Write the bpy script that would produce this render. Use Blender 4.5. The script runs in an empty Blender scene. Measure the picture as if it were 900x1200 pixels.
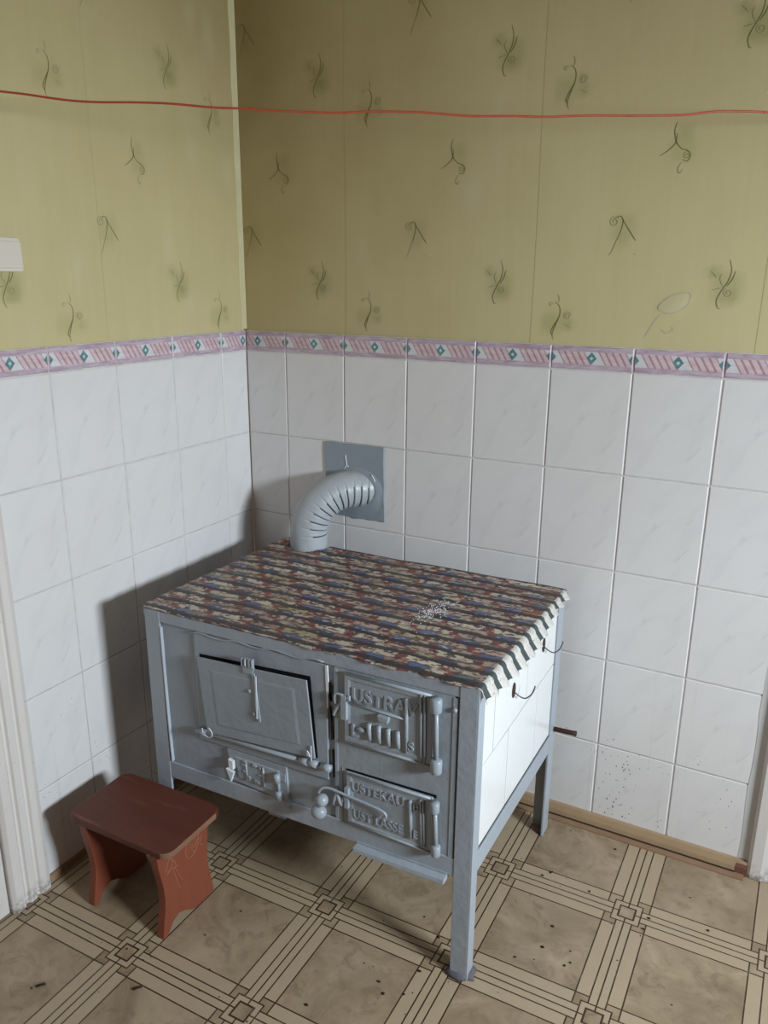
import bpy, bmesh, math, random
from mathutils import Vector, Matrix
random.seed(7)
scene = bpy.context.scene
COL = scene.collection
PI = math.pi

# ------------------------------------------------------------------ helpers
class MB:
    """collects shapes, then links them as ONE mesh object"""
    def __init__(s):
        s.v = []; s.f = []; s.m = []; s.uv = []; s.sm = []
    def add(s, vs, fs, mat=0, uvs=None, smooth=False):
        o = len(s.v)
        s.v += [tuple(v) for v in vs]
        for f in fs:
            s.f.append([o + i for i in f]); s.m.append(mat); s.sm.append(smooth)
            s.uv.append([uvs[i] for i in f] if uvs else None)
    def box(s, x0, x1, y0, y1, z0, z1, mp=None, mat=0):
        vs = [(x, y, z) for z in (z0, z1) for y in (y0, y1) for x in (x0, x1)]
        if mp: vs = [mp(*v) for v in vs]
        s.add(vs, [(0, 2, 3, 1), (4, 5, 7, 6), (0, 1, 5, 4), (2, 6, 7, 3), (0, 4, 6, 2), (1, 3, 7, 5)], mat)
    def prism(s, poly, a, b, mp, mat=0):
        """poly in (p,q); extruded from a to b; mp(p,q,t) -> point"""
        n = len(poly)
        vs = [mp(p, q, a) for p, q in poly] + [mp(p, q, b) for p, q in poly]
        fs = [tuple(range(n))[::-1], tuple(range(n, 2 * n))]
        fs += [(i, (i + 1) % n, n + (i + 1) % n, n + i) for i in range(n)]
        s.add(vs, fs, mat)
    def tube(s, pts, r, n=10, mat=0, caps=True, rad=None):
        pts = [Vector(p) for p in pts]
        t0 = (pts[1] - pts[0]).normalized()
        up = Vector((0, 0, 1)) if abs(t0.z) < .9 else Vector((1, 0, 0))
        nrm = t0.cross(up).normalized()
        vs = []
        for i, p in enumerate(pts):
            t = (pts[min(i + 1, len(pts) - 1)] - pts[max(i - 1, 0)]).normalized()
            nrm = (nrm - t * nrm.dot(t)).normalized()
            bn = t.cross(nrm)
            rr = rad[i] if rad else r
            for k in range(n):
                a = 2 * PI * k / n
                vs.append(p + (nrm * math.cos(a) + bn * math.sin(a)) * rr)
        fs = []
        for i in range(len(pts) - 1):
            for k in range(n):
                a, b = i * n + k, i * n + (k + 1) % n
                fs.append((a, b, b + n, a + n))
        if caps:
            fs.append(tuple(range(n))[::-1]); fs.append(tuple(range((len(pts) - 1) * n, len(pts) * n)))
        s.add(vs, fs, mat, smooth=True)
    def ball(s, c, r, sc=(1, 1, 1), nu=14, nv=9, mat=0):
        c = Vector(c); vs = [c + Vector((0, 0, r * sc[2]))]
        for j in range(1, nv):
            th = PI * j / nv
            for i in range(nu):
                ph = 2 * PI * i / nu
                vs.append(c + Vector((r * sc[0] * math.sin(th) * math.cos(ph), r * sc[1] * math.sin(th) * math.sin(ph), r * sc[2] * math.cos(th))))
        vs.append(c - Vector((0, 0, r * sc[2])))
        fs = [(0, 1 + i, 1 + (i + 1) % nu) for i in range(nu)]
        for j in range(nv - 2):
            for i in range(nu):
                a, b = 1 + j * nu + i, 1 + j * nu + (i + 1) % nu
                fs.append((a, a + nu, b + nu, b))
        L = len(vs) - 1; o = 1 + (nv - 2) * nu
        fs += [(L, o + (i + 1) % nu, o + i) for i in range(nu)]
        s.add(vs, fs, mat, smooth=True)
    def build(s, name, mats, parent=None, bevel=0, root=None, seg=2, autosmooth=False):
        me = bpy.data.meshes.new(name)
        off = Vector(root) if root is not None else Vector((0, 0, 0))
        me.from_pydata([Vector(v) - off for v in s.v], [], s.f)
        if not isinstance(mats, (list, tuple)): mats = [mats]
        for m in mats: me.materials.append(m)
        me.polygons.foreach_set('material_index', s.m)
        me.polygons.foreach_set('use_smooth', s.sm)
        if any(u is not None for u in s.uv):
            ul = me.uv_layers.new(name='UVMap')
            k = 0
            for f, u in zip(s.f, s.uv):
                for j in range(len(f)):
                    ul.data[k].uv = u[j] if u else (0, 0)
                    k += 1
        bm = bmesh.new(); bm.from_mesh(me); bmesh.ops.recalc_face_normals(bm, faces=bm.faces) if not any(u is not None for u in s.uv) else None
        bm.to_mesh(me); bm.free()
        me.update()
        o = bpy.data.objects.new(name, me); COL.objects.link(o)
        if parent is not None: o.parent = parent
        elif root is not None: o.location = off
        if bevel:
            b = o.modifiers.new('Bevel', 'BEVEL'); b.width = bevel; b.segments = seg; b.limit_method = 'ANGLE'; b.angle_limit = math.radians(35)
        return o

def tag(o, label=None, cat=None, group=None, kind=None):
    if label: o['label'] = label
    if cat: o['category'] = cat
    if group: o['group'] = group
    if kind: o['kind'] = kind
    return o

def thing(name, loc, label, cat, group=None):
    o = bpy.data.objects.new(name, None); COL.objects.link(o); o.location = loc
    o.empty_display_size = .1
    return tag(o, label, cat, group)

def smooth_path(pts, n=6):
    pts = [Vector(p) for p in pts]; out = []
    for i in range(len(pts) - 1):
        p0 = pts[max(i - 1, 0)]; p1 = pts[i]; p2 = pts[i + 1]; p3 = pts[min(i + 2, len(pts) - 1)]
        for k in range(n):
            t = k / n
            out.append(.5 * ((2 * p1) + (p2 - p0) * t + (2 * p0 - 5 * p1 + 4 * p2 - p3) * t * t + (3 * p1 - p0 - 3 * p2 + p3) * t ** 3))
    out.append(pts[-1]); return out

# ------------------------------------------------------------------ node helpers
class Mat:
    def __init__(s, name, rough=.5, spec=.5, metal=0):
        s.m = bpy.data.materials.new(name); s.m.use_nodes = True
        s.t = s.m.node_tree; s.n = s.t.nodes; s.l = s.t.links
        s.b = s.n['Principled BSDF']
        s.b.inputs['Roughness'].default_value = rough
        s.b.inputs['Specular IOR Level'].default_value = spec
        s.b.inputs['Metallic'].default_value = metal
    def put(s, node, key, val):
        if hasattr(val, 'links') or isinstance(val, bpy.types.NodeSocket): s.l.new(val, node.inputs[key])
        elif val is not None: node.inputs[key].default_value = val
    def math(s, op, a, b=None, c=None, clamp=False):
        n = s.n.new('ShaderNodeMath'); n.operation = op; n.use_clamp = clamp
        s.put(n, 0, a)
        if b is not None: s.put(n, 1, b)
        if c is not None: s.put(n, 2, c)
        return n.outputs[0]
    def add(s, a, b): return s.math('ADD', a, b)
    def sub(s, a, b): return s.math('SUBTRACT', a, b)
    def mul(s, a, b): return s.math('MULTIPLY', a, b)
    def gt(s, a, b): return s.math('GREATER_THAN', a, b)
    def lt(s, a, b): return s.math('LESS_THAN', a, b)
    def mx(s, a, b): return s.math('MAXIMUM', a, b)
    def mn(s, a, b): return s.math('MINIMUM', a, b)
    def ab(s, a): return s.math('ABSOLUTE', a)
    def near(s, a, c, w): return s.math('COMPARE', a, c, w)
    def coord(s, kind='Object'):
        n = s.n.new('ShaderNodeTexCoord'); return n.outputs[kind]
    def sep(s, v):
        n = s.n.new('ShaderNodeSeparateXYZ'); s.l.new(v, n.inputs[0]); return n.outputs
    def comb(s, x=0, y=0, z=0):
        n = s.n.new('ShaderNodeCombineXYZ'); s.put(n, 0, x); s.put(n, 1, y); s.put(n, 2, z); return n.outputs[0]
    def mapv(s, v, scale=(1, 1, 1), rot=(0, 0, 0), loc=(0, 0, 0)):
        n = s.n.new('ShaderNodeMapping'); s.l.new(v, n.inputs[0])
        n.inputs['Scale'].default_value = scale; n.inputs['Rotation'].default_value = rot; n.inputs['Location'].default_value = loc
        return n.outputs[0]
    def noise(s, v, scale=5, detail=4, rough=.55, dist=0, out=0):
        n = s.n.new('ShaderNodeTexNoise'); s.l.new(v, n.inputs['Vector'])
        n.inputs['Scale'].default_value = scale; n.inputs['Detail'].default_value = detail
        n.inputs['Roughness'].default_value = rough; n.inputs['Distortion'].default_value = dist
        return n.outputs[out]
    def voro(s, v, scale, feature='F1', out='Distance'):
        n = s.n.new('ShaderNodeTexVoronoi'); n.feature = feature; s.l.new(v, n.inputs['Vector']); n.inputs['Scale'].default_value = scale
        return n.outputs[out]
    def white(s, v, out='Value'):
        n = s.n.new('ShaderNodeTexWhiteNoise'); n.noise_dimensions = '3D'; s.l.new(v, n.inputs['Vector']); return n.outputs[out]
    def ramp(s, f, stops, interp='LINEAR'):
        n = s.n.new('ShaderNodeValToRGB'); n.color_ramp.interpolation = interp
        e = n.color_ramp.elements
        while len(e) < len(stops): e.new(.5)
        for k, (p, c) in enumerate(stops):
            e[k].position = p; e[k].color = (*c, 1) if len(c) == 3 else c
        s.put(n, 0, f); return n.outputs[0]
    def rng(s, f, a, b, c=0, d=1):
        n = s.n.new('ShaderNodeMapRange'); n.clamp = True
        s.put(n, 0, f)
        for k, v in zip((1, 2, 3, 4), (a, b, c, d)): n.inputs[k].default_value = v
        return n.outputs[0]
    def mix(s, f, a, b, mode='MIX'):
        n = s.n.new('ShaderNodeMix'); n.data_type = 'RGBA'; n.blend_type = mode; n.clamp_factor = True
        s.put(n, 0, f)
        for k, v in ((6, a), (7, b)):
            if isinstance(v, (tuple, list)): n.inputs[k].default_value = (*v[:3], 1)
            else: s.l.new(v, n.inputs[k])
        return n.outputs[2]
    def color(s, c):
        if isinstance(c, (tuple, list)): s.b.inputs['Base Color'].default_value = (*c[:3], 1)
        else: s.l.new(c, s.b.inputs['Base Color'])
        return s
    def bump(s, h, strength=.3, dist=.002):
        n = s.n.new('ShaderNodeBump'); n.inputs['Strength'].default_value = strength; n.inputs['Distance'].default_value = dist
        s.l.new(h, n.inputs['Height']); s.l.new(n.outputs[0], s.b.inputs['Normal']); return s
    def rough(s, r): s.put(s.b, 'Roughness', r); return s

def plain(name, c, rough=.5, spec=.5, metal=0, var=.12, scale=30, bump=0):
    M = Mat(name, rough, spec, metal); co = M.coord()
    n = M.noise(co, scale, 5)
    M.color(M.mix(n, tuple(x * (1 - var) for x in c), tuple(min(1, x * (1 + var)) for x in c)))
    if bump: M.bump(n, bump, .002)
    return M.m

# ------------------------------------------------------------------ materials
def mat_paint(name, c, dirt=.35):
    M = Mat(name, .36, .5); co = M.coord()
    n1 = M.noise(co, 9, 6, .6); n2 = M.noise(co, 60, 4, .6); n3 = M.noise(M.mapv(co, (1, 1, .25)), 38, 5, .7)
    base = M.mix(n1, tuple(x * .9 for x in c), tuple(x * 1.08 for x in c))
    base = M.mix(M.rng(n3, .62, .8, 0, dirt), base, tuple(x * .62 for x in c))
    base = M.mix(M.rng(n2, .70, .78, 0, .35), base, tuple(min(1, x * 1.5) for x in c))
    M.color(base)
    M.bump(M.add(M.mul(n2, .5), M.mul(M.noise(co, 22, 3), .9)), .6, .003)
    return M.m
m_paint = mat_paint('grey_oil_paint', (.295, .325, .362))
m_cast = mat_paint('grey_paint_on_cast_iron', (.31, .34, .373))
m_rail = mat_paint('grey_paint_on_angle_iron', (.335, .365, .405))
m_pipe = mat_paint('grey_paint_on_pipe', (.40, .42, .44), .2)
m_plate = mat_paint('grey_paint_on_plaster', (.27, .31, .345), .3)
m_chip = plain('chipped_white_paint', (.68, .70, .73), .5)
m_edge = plain('worn_pale_grey_edge', (.42, .45, .49), .5)
m_gap = plain('gap_darkness', (.012, .010, .010), .9, .1)  # black strips and sheets paint in the darkness of open gaps
m_rust = plain('rusty_iron', (.045, .020, .014), .75, .3, 0, .5, 60, .4)
m_wire = plain('dark_wire', (.09, .085, .085), .5, .5, .5)
m_mortar = plain('lavender_grey_mortar', (.13, .115, .135), .9, .2, 0, .4, 60, .6)
m_crumb = plain('dark_crumbs', (.035, .022, .015), .9, .1, 0, .5, 90)
m_ash = plain('white_ash', (.75, .76, .80), .9, .1)

M = Mat('white_glazed_stove_tile', .18, .5); co = M.coord()
n = M.noise(co, 14, 5)
M.color(M.mix(n, (.70, .70, .69), (.76, .76, .755))); m_stile = M.m
M = Mat('stove_tile_joint', .85, .2); n = M.noise(M.coord(), 60, 3); M.color(M.mix(n, (.05, .045, .042), (.15, .14, .13))); m_sjoint = M.m

# wall tile: UV0 in metres inside the tile, tile id in integer part * 10
def mat_tile():
    M = Mat('white_marbled_wall_tile', .22, .45)
    uv = M.coord('UV'); co = M.coord('Object')
    ru = M.mapv(uv, rot=(0, 0, math.radians(38)))
    v1 = M.noise(M.mapv(ru, (20, 5.5, 1), loc=(2.3, 1.1, 0)), 1.0, 3, .55, .5)
    v2 = M.noise(M.mapv(ru, (52, 15, 1), loc=(7.7, 4.2, 0)), 1, 4, .6, .6)
    cloud = M.noise(co, 3.0, 4, .5)
    c = M.mix(cloud, (.70, .655, .635), (.755, .735, .725))
    c = M.mix(M.rng(v1, .50, .78, 0, .55), c, (.63, .605, .60))
    c = M.mix(M.rng(v2, .63, .84, 0, .6), c, (.47, .445, .44))
    # grime: dark specks and drips, mostly low on the wall
    z = M.sep(co)[2]
    low = M.rng(z, .62, .12, 0, 1)
    sp = M.lt(M.voro(M.mapv(co, (1, 1, .8)), 95), M.mul(M.rng(M.noise(co, 7, 2),   .44, .72, 0, .22), M.add(low, .22)))
    c = M.mix(M.mul(sp, .85), c, (.10, .075, .06))
    dr = M.rng(M.noise(M.mapv(co, (42, 42, 1.2)), 1, 3, .6), .60, .76, 0, .38)
    c = M.mix(M.mul(dr, low), c, (.42, .38, .35))
    M.color(c)
    M.bump(M.noise(co, 6, 2), .08, .003)
    return M.m
m_tile = mat_tile()
M = Mat('tile_grout', .85, .2); co = M.coord('Object'); n = M.noise(co, 25, 4); z = M.sep(co)[2]
g = M.mix(M.rng(n, .35, .65), (.52, .49, .47), (.68, .65, .63)); M.color(M.mix(M.rng(z, .9, .1, .05, .42), g, (.22, .19, .17))); m_grout = M.m

def mat_border(name, a, b, sc=26):
    M = Mat(name, .25, .45); co = M.coord('UV')
    n = M.noise(M.mapv(co, (18, 90, 1)), 1, 4, .65, .6)
    M.color(M.mix(M.rng(n, .38, .62), a, b)); return M.m
m_mauve = mat_border('border_mauve_marbling', (.42, .30, .37), (.58, .47, .53))
m_bwhite = mat_border('border_white_ground', (.62, .60, .62), (.70, .68, .69))
m_bpink = mat_border('border_pink_rope', (.62, .44, .46), (.68, .55, .56))
m_bdark = mat_border('border_rope_outline', (.44, .25, .30), (.52, .34, .38))
m_bteal = mat_border('border_teal_diamond', (.09, .20, .22), (.16, .30, .31))
m_bdot = mat_border('border_diamond_dot', (.45, .58, .56), (.60, .70, .68))

def mat_wallpaper():
    M = Mat('olive_yellow_wallpaper', .62, .3)
    co = M.coord('Object')
    n1 = M.noise(M.mapv(co, (26, 26, 1.6)), 1, 4, .6)
    n2 = M.noise(M.mapv(co, (90, 90, 4)), 1, 3, .6)
    n3 = M.noise(co, 2.2, 5, .55)
    c = M.mix(n1, (.595, .505, .27), (.64, .552, .312))
    c = M.mix(M.rng(n2, .4, .75, 0, .15), c, (.50, .44, .22))
    c = M.mix(M.rng(n3, .4, .7, 0, .35), c, (.52, .43, .20))
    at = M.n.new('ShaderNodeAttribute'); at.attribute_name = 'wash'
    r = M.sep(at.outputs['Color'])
    c = M.mix(M.mul(r[0], .62), c, (.32, .31, .12))
    # brown smoke stain mixed with painted light fall-off towards top and corner
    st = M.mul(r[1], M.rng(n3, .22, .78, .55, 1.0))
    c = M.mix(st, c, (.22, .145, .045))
    c = M.mix(M.mul(r[2], .6), c, (.62, .58, .42))
    M.color(c); M.bump(M.add(M.mul(n2, .5), n3), .08, .002)
    return M.m
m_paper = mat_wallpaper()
m_stroke = plain('wallpaper_sprig_ink', (.20, .18, .07), .7, .2, 0, .3, 40)
m_stroke2 = plain('wallpaper_sprig_pale_ink', (.31, .28, .13), .7, .2, 0, .25, 40)
m_seam = plain('wallpaper_seam', (.525, .435, .22), .75, .2)
m_blister = plain('wallpaper_blister_edge', (.52, .46, .32), .7, .2)
m_strip = plain('corner_strip_cream', (.58, .52, .30), .6, .3, 0, .15, 15)

def mat_floor():
    M = Mat('beige_patterned_linoleum', .42, .4)
    co = M.coord('Object'); s = M.sep(co)
    u = M.math('DIVIDE', M.sub(s[0], .3385), .3228)
    v = M.math('DIVIDE', M.sub(M.add(s[1], .9541), M.mul(u, .00426)), .3277)
    p = M.sub(M.math('FRACT', M.add(u, 100.5)), .5); q = M.sub(M.math('FRACT', M.add(v, 100.5)), .5)
    ap = M.ab(p); aq = M.ab(q)
    w = .0050
    def fam(a, b):
        l = M.mul(M.near(a, .151, w), M.gt(b, .056))
        l = M.mx(l, M.mul(M.near(a, .056, w), M.gt(b, .10)))
        return M.mx(l, M.mul(M.lt(a, w), M.gt(b, .056)))
    mm = M.mx(ap, aq)
    L = M.mx(M.mx(fam(ap, aq), fam(aq, ap)), M.mx(M.near(mm, .10, w), M.near(mm, .056, w * 1.35)))
    band = M.lt(M.mn(ap, aq), .151)
    corner = M.mul(M.gt(M.mn(ap, aq), .056), M.mul(M.lt(mm, .151), M.gt(mm, .10)))
    cen = M.mx(corner, M.lt(mm, .05))
    n1 = M.noise(co, 7, 6, .62, .8); n2 = M.noise(co, 19, 6, .68, 1.2); n3 = M.noise(co, 2.2, 3)
    marb = M.mix(M.rng(n1, .34, .68), (.25, .178, .108), (.43, .325, .215))
    marb = M.mix(M.rng(n2, .52, .70, 0, .72), marb, (.185, .128, .075))
    plainc = M.mix(n2, (.40, .30, .195), (.46, .355, .24))
    c = M.mix(band, marb, plainc)
    c = M.mix(cen, c, marb)
    c = M.mix(M.rng(n3, .5, .75, 0, .35), c, (.33, .245, .165))
    line = M.mul(L, M.rng(M.noise(co, 30, 3), .25, .45, .72, 1))
    c = M.mix(line, c, (.052, .027, .013))
    dn = M.noise(co, 11, 2)
    sp = M.lt(M.voro(co, 55), M.rng(dn, .5, .72, 0, .13))
    c = M.mix(M.mul(sp, .8), c, (.07, .05, .035))
    # grime swept into the corner under the stove
    M.color(c); M.rough(M.rng(n2, .3, .7, .34, .5))
    M.bump(M.add(M.mul(L, -.4), M.mul(n3, .6)), .12, .002)
    return M.m
m_floor = mat_floor()

def mat_cloth():
    M = Mat('patterned_oilcloth', .45, .35)
    uv = M.coord('UV'); s = M.sep(uv)
    n1 = M.noise(M.mapv(uv, (110, 230, 1)), 1, 4, .7)
    n2 = M.noise(M.mapv(uv, (150, 300, 1), loc=(3, 8, 0)), 1, 4, .72)
    n4 = M.noise(M.mapv(uv, (120, 330, 1), loc=(9, 1, 0)), 1, 4, .7)
    wob = M.add(M.mul(M.sub(M.noise(M.mapv(uv, (11, 26, 1)), 1, 3), .5), .38), M.mul(M.sub(n1, .5), .30))
    row = M.add(M.math('DIVIDE', s[1], 0.052), wob)
    ri = M.math('FLOOR', row); rf = M.math('FRACT', row)
    upper = M.gt(rf, .62)
    rid = M.add(M.mul(ri, 2), upper)
    jig = M.add(M.mul(M.sub(n4, .5), .30), M.mul(M.sub(M.noise(M.mapv(uv, (30, 60, 1), loc=(5, 5, 0)), 1, 3), .5), .35))
    t = M.add(M.add(M.math('DIVIDE', s[0], .100), M.mul(ri, .46)), M.add(jig, M.mul(M.white(M.comb(ri, 2.2, 7.1)), .25)))
    t = M.add(t, M.mul(upper, .37))
    bid = M.math('FLOOR', t); bf = M.math('FRACT', t)
    h = M.white(M.comb(bid, rid, .5)); h2 = M.white(M.comb(bid, rid, 4.5))
    blue = M.ramp(h, [(0, (.090, .135, .29)), (.48, (.14, .185, .33)), (.62, (.06, .075, .15)), (.74, (.12, .16, .165)), (.82, (.44, .36, .27)), (.94, (.20, .055, .04))], 'CONSTANT')
    cream = M.ramp(h2, [(0, (.54, .45, .36)), (.30, (.43, .33, .27)), (.50, (.60, .52, .42)), (.66, (.34, .22, .185)), (.80, (.48, .36, .30)), (.955, (.40, .34, .20)), (.985, (.42, .13, .05))], 'CONSTANT')
    red = M.mix(n1, (.19, .045, .038), (.30, .10, .08))
    lower_c = M.mix(M.lt(bf, .44), M.mix(M.gt(bf, .84), cream, red), blue)
    upper_c = M.mix(M.lt(bf, .20), cream, red)
    c = M.mix(upper, lower_c, upper_c)
    dark = (.036, .031, .034)
    # small torn-looking print marks
    vv = M.add
    n_ = M.n.new('ShaderNodeVectorMath'); n_.operation = 'ADD'
    M.l.new(M.mapv(uv, (88, 215, 1)), n_.inputs[0]); M.l.new(M.mapv(M.noise(M.mapv(uv, (160, 260, 1)), 1, 3, .6, 0, 'Color'), (1.3, 1.3, 1)), n_.inputs[1])
    cell = M.sep(M.voro(n_.outputs[0], 1.0, 'F1', 'Color'))
    k = cell[0]
    isb = M.mul(M.sub(1, upper), M.lt(bf, .44))
    c = M.mix(M.mul(M.mul(M.gt(k, .60), M.lt(k, .74)), M.sub(.9, M.mul(isb, .6))), c, (.15, .048, .042))
    c = M.mix(M.mul(M.mul(M.gt(k, .74), M.lt(k, .87)), .88), c, (.045, .032, .034))
    c = M.mix(M.mul(M.gt(k, .92), .75), c, (.62, .56, .49))
    edge = M.math('ADD', M.lt(bf, .035), M.near(bf, .44, .025))
    c = M.mix(M.mul(edge, .6), c, dark)
    stripe = M.lt(rf, M.add(.26, M.mul(M.sub(n2, .5), .40)))
    thin = M.mul(M.near(rf, .62, .05), M.gt(n4, .46))
    c = M.mix(M.mul(thin, .75), c, dark)
    c = M.mix(M.mul(stripe, .95), c, M.mix(M.noise(M.mapv(uv, (20, 20, 1)), 1, 3), (.024, .022, .026), (.060, .060, .066)))
    wear = M.rng(M.noise(M.mapv(uv, (4, 6, 1)), 1, 3), .42, .66, 0, .25)
    c = M.mix(wear, c, (.15, .105, .085))
    # hem that hangs at the right: printed cream with a dark green line per band
    flap = M.gt(s[0], .853)
    fr = M.math('FRACT', M.math('DIVIDE', s[1], 0.052))
    fc = M.mix(M.lt(fr, .35), M.mix(M.rng(n2, .58, .64), (.58, .55, .50), (.14, .06, .06)), (.050, .060, .062))
    c = M.mix(flap, c, fc)
    M.color(c)
    hgt = M.add(M.math('SINE', M.mul(row, 2 * PI)), M.mul(n1, 1.2))
    M.bump(hgt, .25, .002)
    return M.m
m_cloth = mat_cloth()

def mat_wood_red():
    M = Mat('worn_red_brown_painted_wood', .5, .35)
    co = M.coord('Object')
    g = M.noise(M.mapv(co, (4, 40, 40)), 1, 5, .6, .6); n = M.noise(co, 12, 5, .65)
    c = M.mix(g, (.080, .019, .010), (.130, .036, .019))
    c = M.mix(M.rng(n, .55, .75, 0, .5), c, (.065, .026, .018))
    M.color(M.mix(M.rng(M.noise(M.mapv(co, (6, 60, 40), loc=(4, 0, 0)), 1, 4, .7), .60, .72, 0, .4), c, (.24, .13, .09))); M.bump(g, .15, .002); return M.m
m_seat = mat_wood_red()
M = Mat('brick_red_painted_wood', .45, .4); co = M.coord('Object')
g = M.noise(M.mapv(co, (30, 30, 5)), 1, 5, .6, .5); z = M.sep(co)[2]
c = M.mix(g, (.175, .043, .022), (.245, .068, .036)); M.color(M.mix(M.rng(M.noise(co, 16, 4), .6, .74, 0, .6), c, (.14, .065, .045))); M.bump(g, .15, .002); m_leg = M.m
m_carve = plain('worn_carving_edge', (.30, .125, .07), .6, .3, 0, .3, 60)
m_bare = plain('bare_worn_wood_edge', (.21, .105, .06), .65, .3, 0, .25, 50)

M = Mat('old_white_trim_paint', .5, .35); co = M.coord('Object')
n = M.noise(M.mapv(co, (14, 14, 2.5)), 1, 5, .6); n2 = M.noise(co, 70, 3); z = M.sep(co)[2]
c = M.mix(n, (.63, .57, .53), (.74, .69, .66)); c = M.mix(M.rng(n2, .70, .74, 0, .8), c, (.16, .11, .08))
c = M.mix(M.mul(M.rng(z, .05, 0, 0, .8), M.rng(n2, .4, .6)), c, (.12, .10, .09)); M.color(c); M.bump(n2, .15, .001); m_trim = M.m
m_door = plain('white_door_paint', (.66, .62, .58), .45)
m_plaster = plain('pale_plaster', (.60, .585, .57), .8, .2, 0, .08, 12)
m_roomwall = plain('olive_wall_paint', (.42, .36, .23), .8, .2, 0, .08, 12)
m_ceil = plain('ceiling_whitewash', (.50, .42, .30), .9, .2, 0, .05, 3)
m_skirt = plain('tan_painted_skirting', (.40, .27, .16), .55, .35, 0, .18, 18)
m_skirt2 = plain('brown_floor_edging', (.28, .17, .10), .6, .35, 0, .25, 22)
m_cord = plain('red_cord_sheath', (.47, .075, .038), .5, .4, 0, .2, 60)
m_switch = plain('cream_switch_plastic', (.70, .63, .54), .35, .5, 0, .03, 5)

# ------------------------------------------------------------------ room
ZT = 1.315          # top of the tiled dado
BH = .0584          # border tile
TH = .25034         # tile height
XA, YB = .1436, .116  # first cut tile on each wall
ROOM_X, ROOM_Y, ROOM_Z = 3.4, -3.1, 2.55

mb = MB(); mb.box(-.05, ROOM_X, ROOM_Y, .05, -.06, 0); o = mb.build('floor', m_floor); tag(o, kind='structure')
mb = MB(); mb.box(-.1, ROOM_X, ROOM_Y, .1, ROOM_Z, ROOM_Z + .08); o = mb.build('ceiling', m_ceil); tag(o, kind='structure')

def poly_ribbon(mb, pts, w, mp, h, mat, taper=True):
    """flat printed stroke; pts in wall coordinates (u,v)"""
    n = len(pts); L = []; R = []
    for i in range(n):
        a = pts[max(i - 1, 0)]; b = pts[min(i + 1, n - 1)]
        dx, dy = b[0] - a[0], b[1] - a[1]; d = math.hypot(dx, dy) or 1e-6
        t = i / (n - 1); ww = w * (.35 + .65 * math.sin(PI * min(max(t, .04), .96))) if taper else w
        L.append((pts[i][0] - dy / d * ww / 2, pts[i][1] + dx / d * ww / 2)); R.append((pts[i][0] + dy / d * ww / 2, pts[i][1] - dx / d * ww / 2))
    vs = [mp(u, v, h) for u, v in L + R]; uvs = L + R
    mb.add(vs, [(i, n + i, n + i + 1, i + 1) for i in range(n - 1)], mat, uvs)

def spiral(cx, cy, r, turns, a0=0, n=26):
    return [(cx + r * (1 - .8 * k / n) * math.cos(a0 + turns * 2 * PI * k / n), cy + r * (1 - .8 * k / n) * math.sin(a0 + turns * 2 * PI * k / n)) for k in range(n + 1)]
def cr(pts, n=6): return [(p.x, p.y) for p in smooth_path([(a, b, 0) for a, b in pts], n)]

SPRIG = {
 'A': dict(dark=[cr([(-.012, .030), (0, .036), (.008, .026), (.005, .005), (-.002, -.016)]), [(.006, .030), (.018, .012), (.034, -.010), (.040, -.018)]],
           pale=[spiral(-.012, .024, .012, 1.6, .5), cr([(-.002, -.012), (-.010, -.034), (-.018, -.050)]), [(.036, -.046), (.043, -.050)]],
           wash=[(.010, .012, .030, .6), (.008, -.020, .018, .35)]),
 'B': dict(dark=[cr([(.012, .052), (.018, .030), (.014, .008), (.002, -.014), (-.006, -.034), (-.002, -.050), (.004, -.052)]), cr([(.026, .028), (.022, .012), (.012, -.004)]), [(-.018, -.012), (.000, -.008)]],
           pale=[spiral(.016, -.018, .010, 1.5, 2), cr([(.004, -.006), (-.004, .012), (.000, .022)]), cr([(-.026, .028), (-.018, .022), (-.012, .014)])],
           wash=[(.012, -.008, .034, 1.0), (-.020, .026, .014, 1.0), (.016, -.028, .018, .7)]),
 'C': dict(dark=[cr([(-.006, .036), (.006, .026), (.008, .006), (.000, -.016), (-.008, -.040), (-.004, -.054)]), cr([(.006, -.002), (-.004, -.018), (-.012, -.036), (-.006, -.042)])],
           pale=[spiral(.026, .004, .010, 1.8, 0), spiral(-.016, .030, .006, 1, 0), cr([(.000, .054), (.004, .044), (.002, .034)]), [(.020, -.016), (.036, -.024)]],
           wash=[(-.014, -.014, .026, .7), (.030, -.018, .014, .9), (.020, .004, .014, .5)]),
 'D': dict(dark=[cr([(-.004, .046), (-.008, .030), (-.004, .010), (.002, .000)]), cr([(-.034, -.020), (-.018, -.010), (-.004, .004), (-.002, .024)]), cr([(-.004, .006), (.010, -.008), (.022, -.012), (.030, -.022), (.024, -.034), (.014, -.030)])],
           pale=[cr([(.012, -.036), (.006, -.048), (.010, -.058), (.016, -.050)]), spiral(.022, -.022, .008, 1.4, 1)],
           wash=[(.014, .026, .018, .6), (.012, -.010, .028, .5)]),
}
PX, PZ = .5285, .5165
base_back = dict(A=(.024, 1.573), B=(.2575, 1.461), C=(.4195, 1.380), D=(.134, 1.7515))
base_left = dict(A=(-.51, 1.568), B=(-.2725, 1.455), C=(-.108, 1.374), D=(-.397, 1.744))

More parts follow.
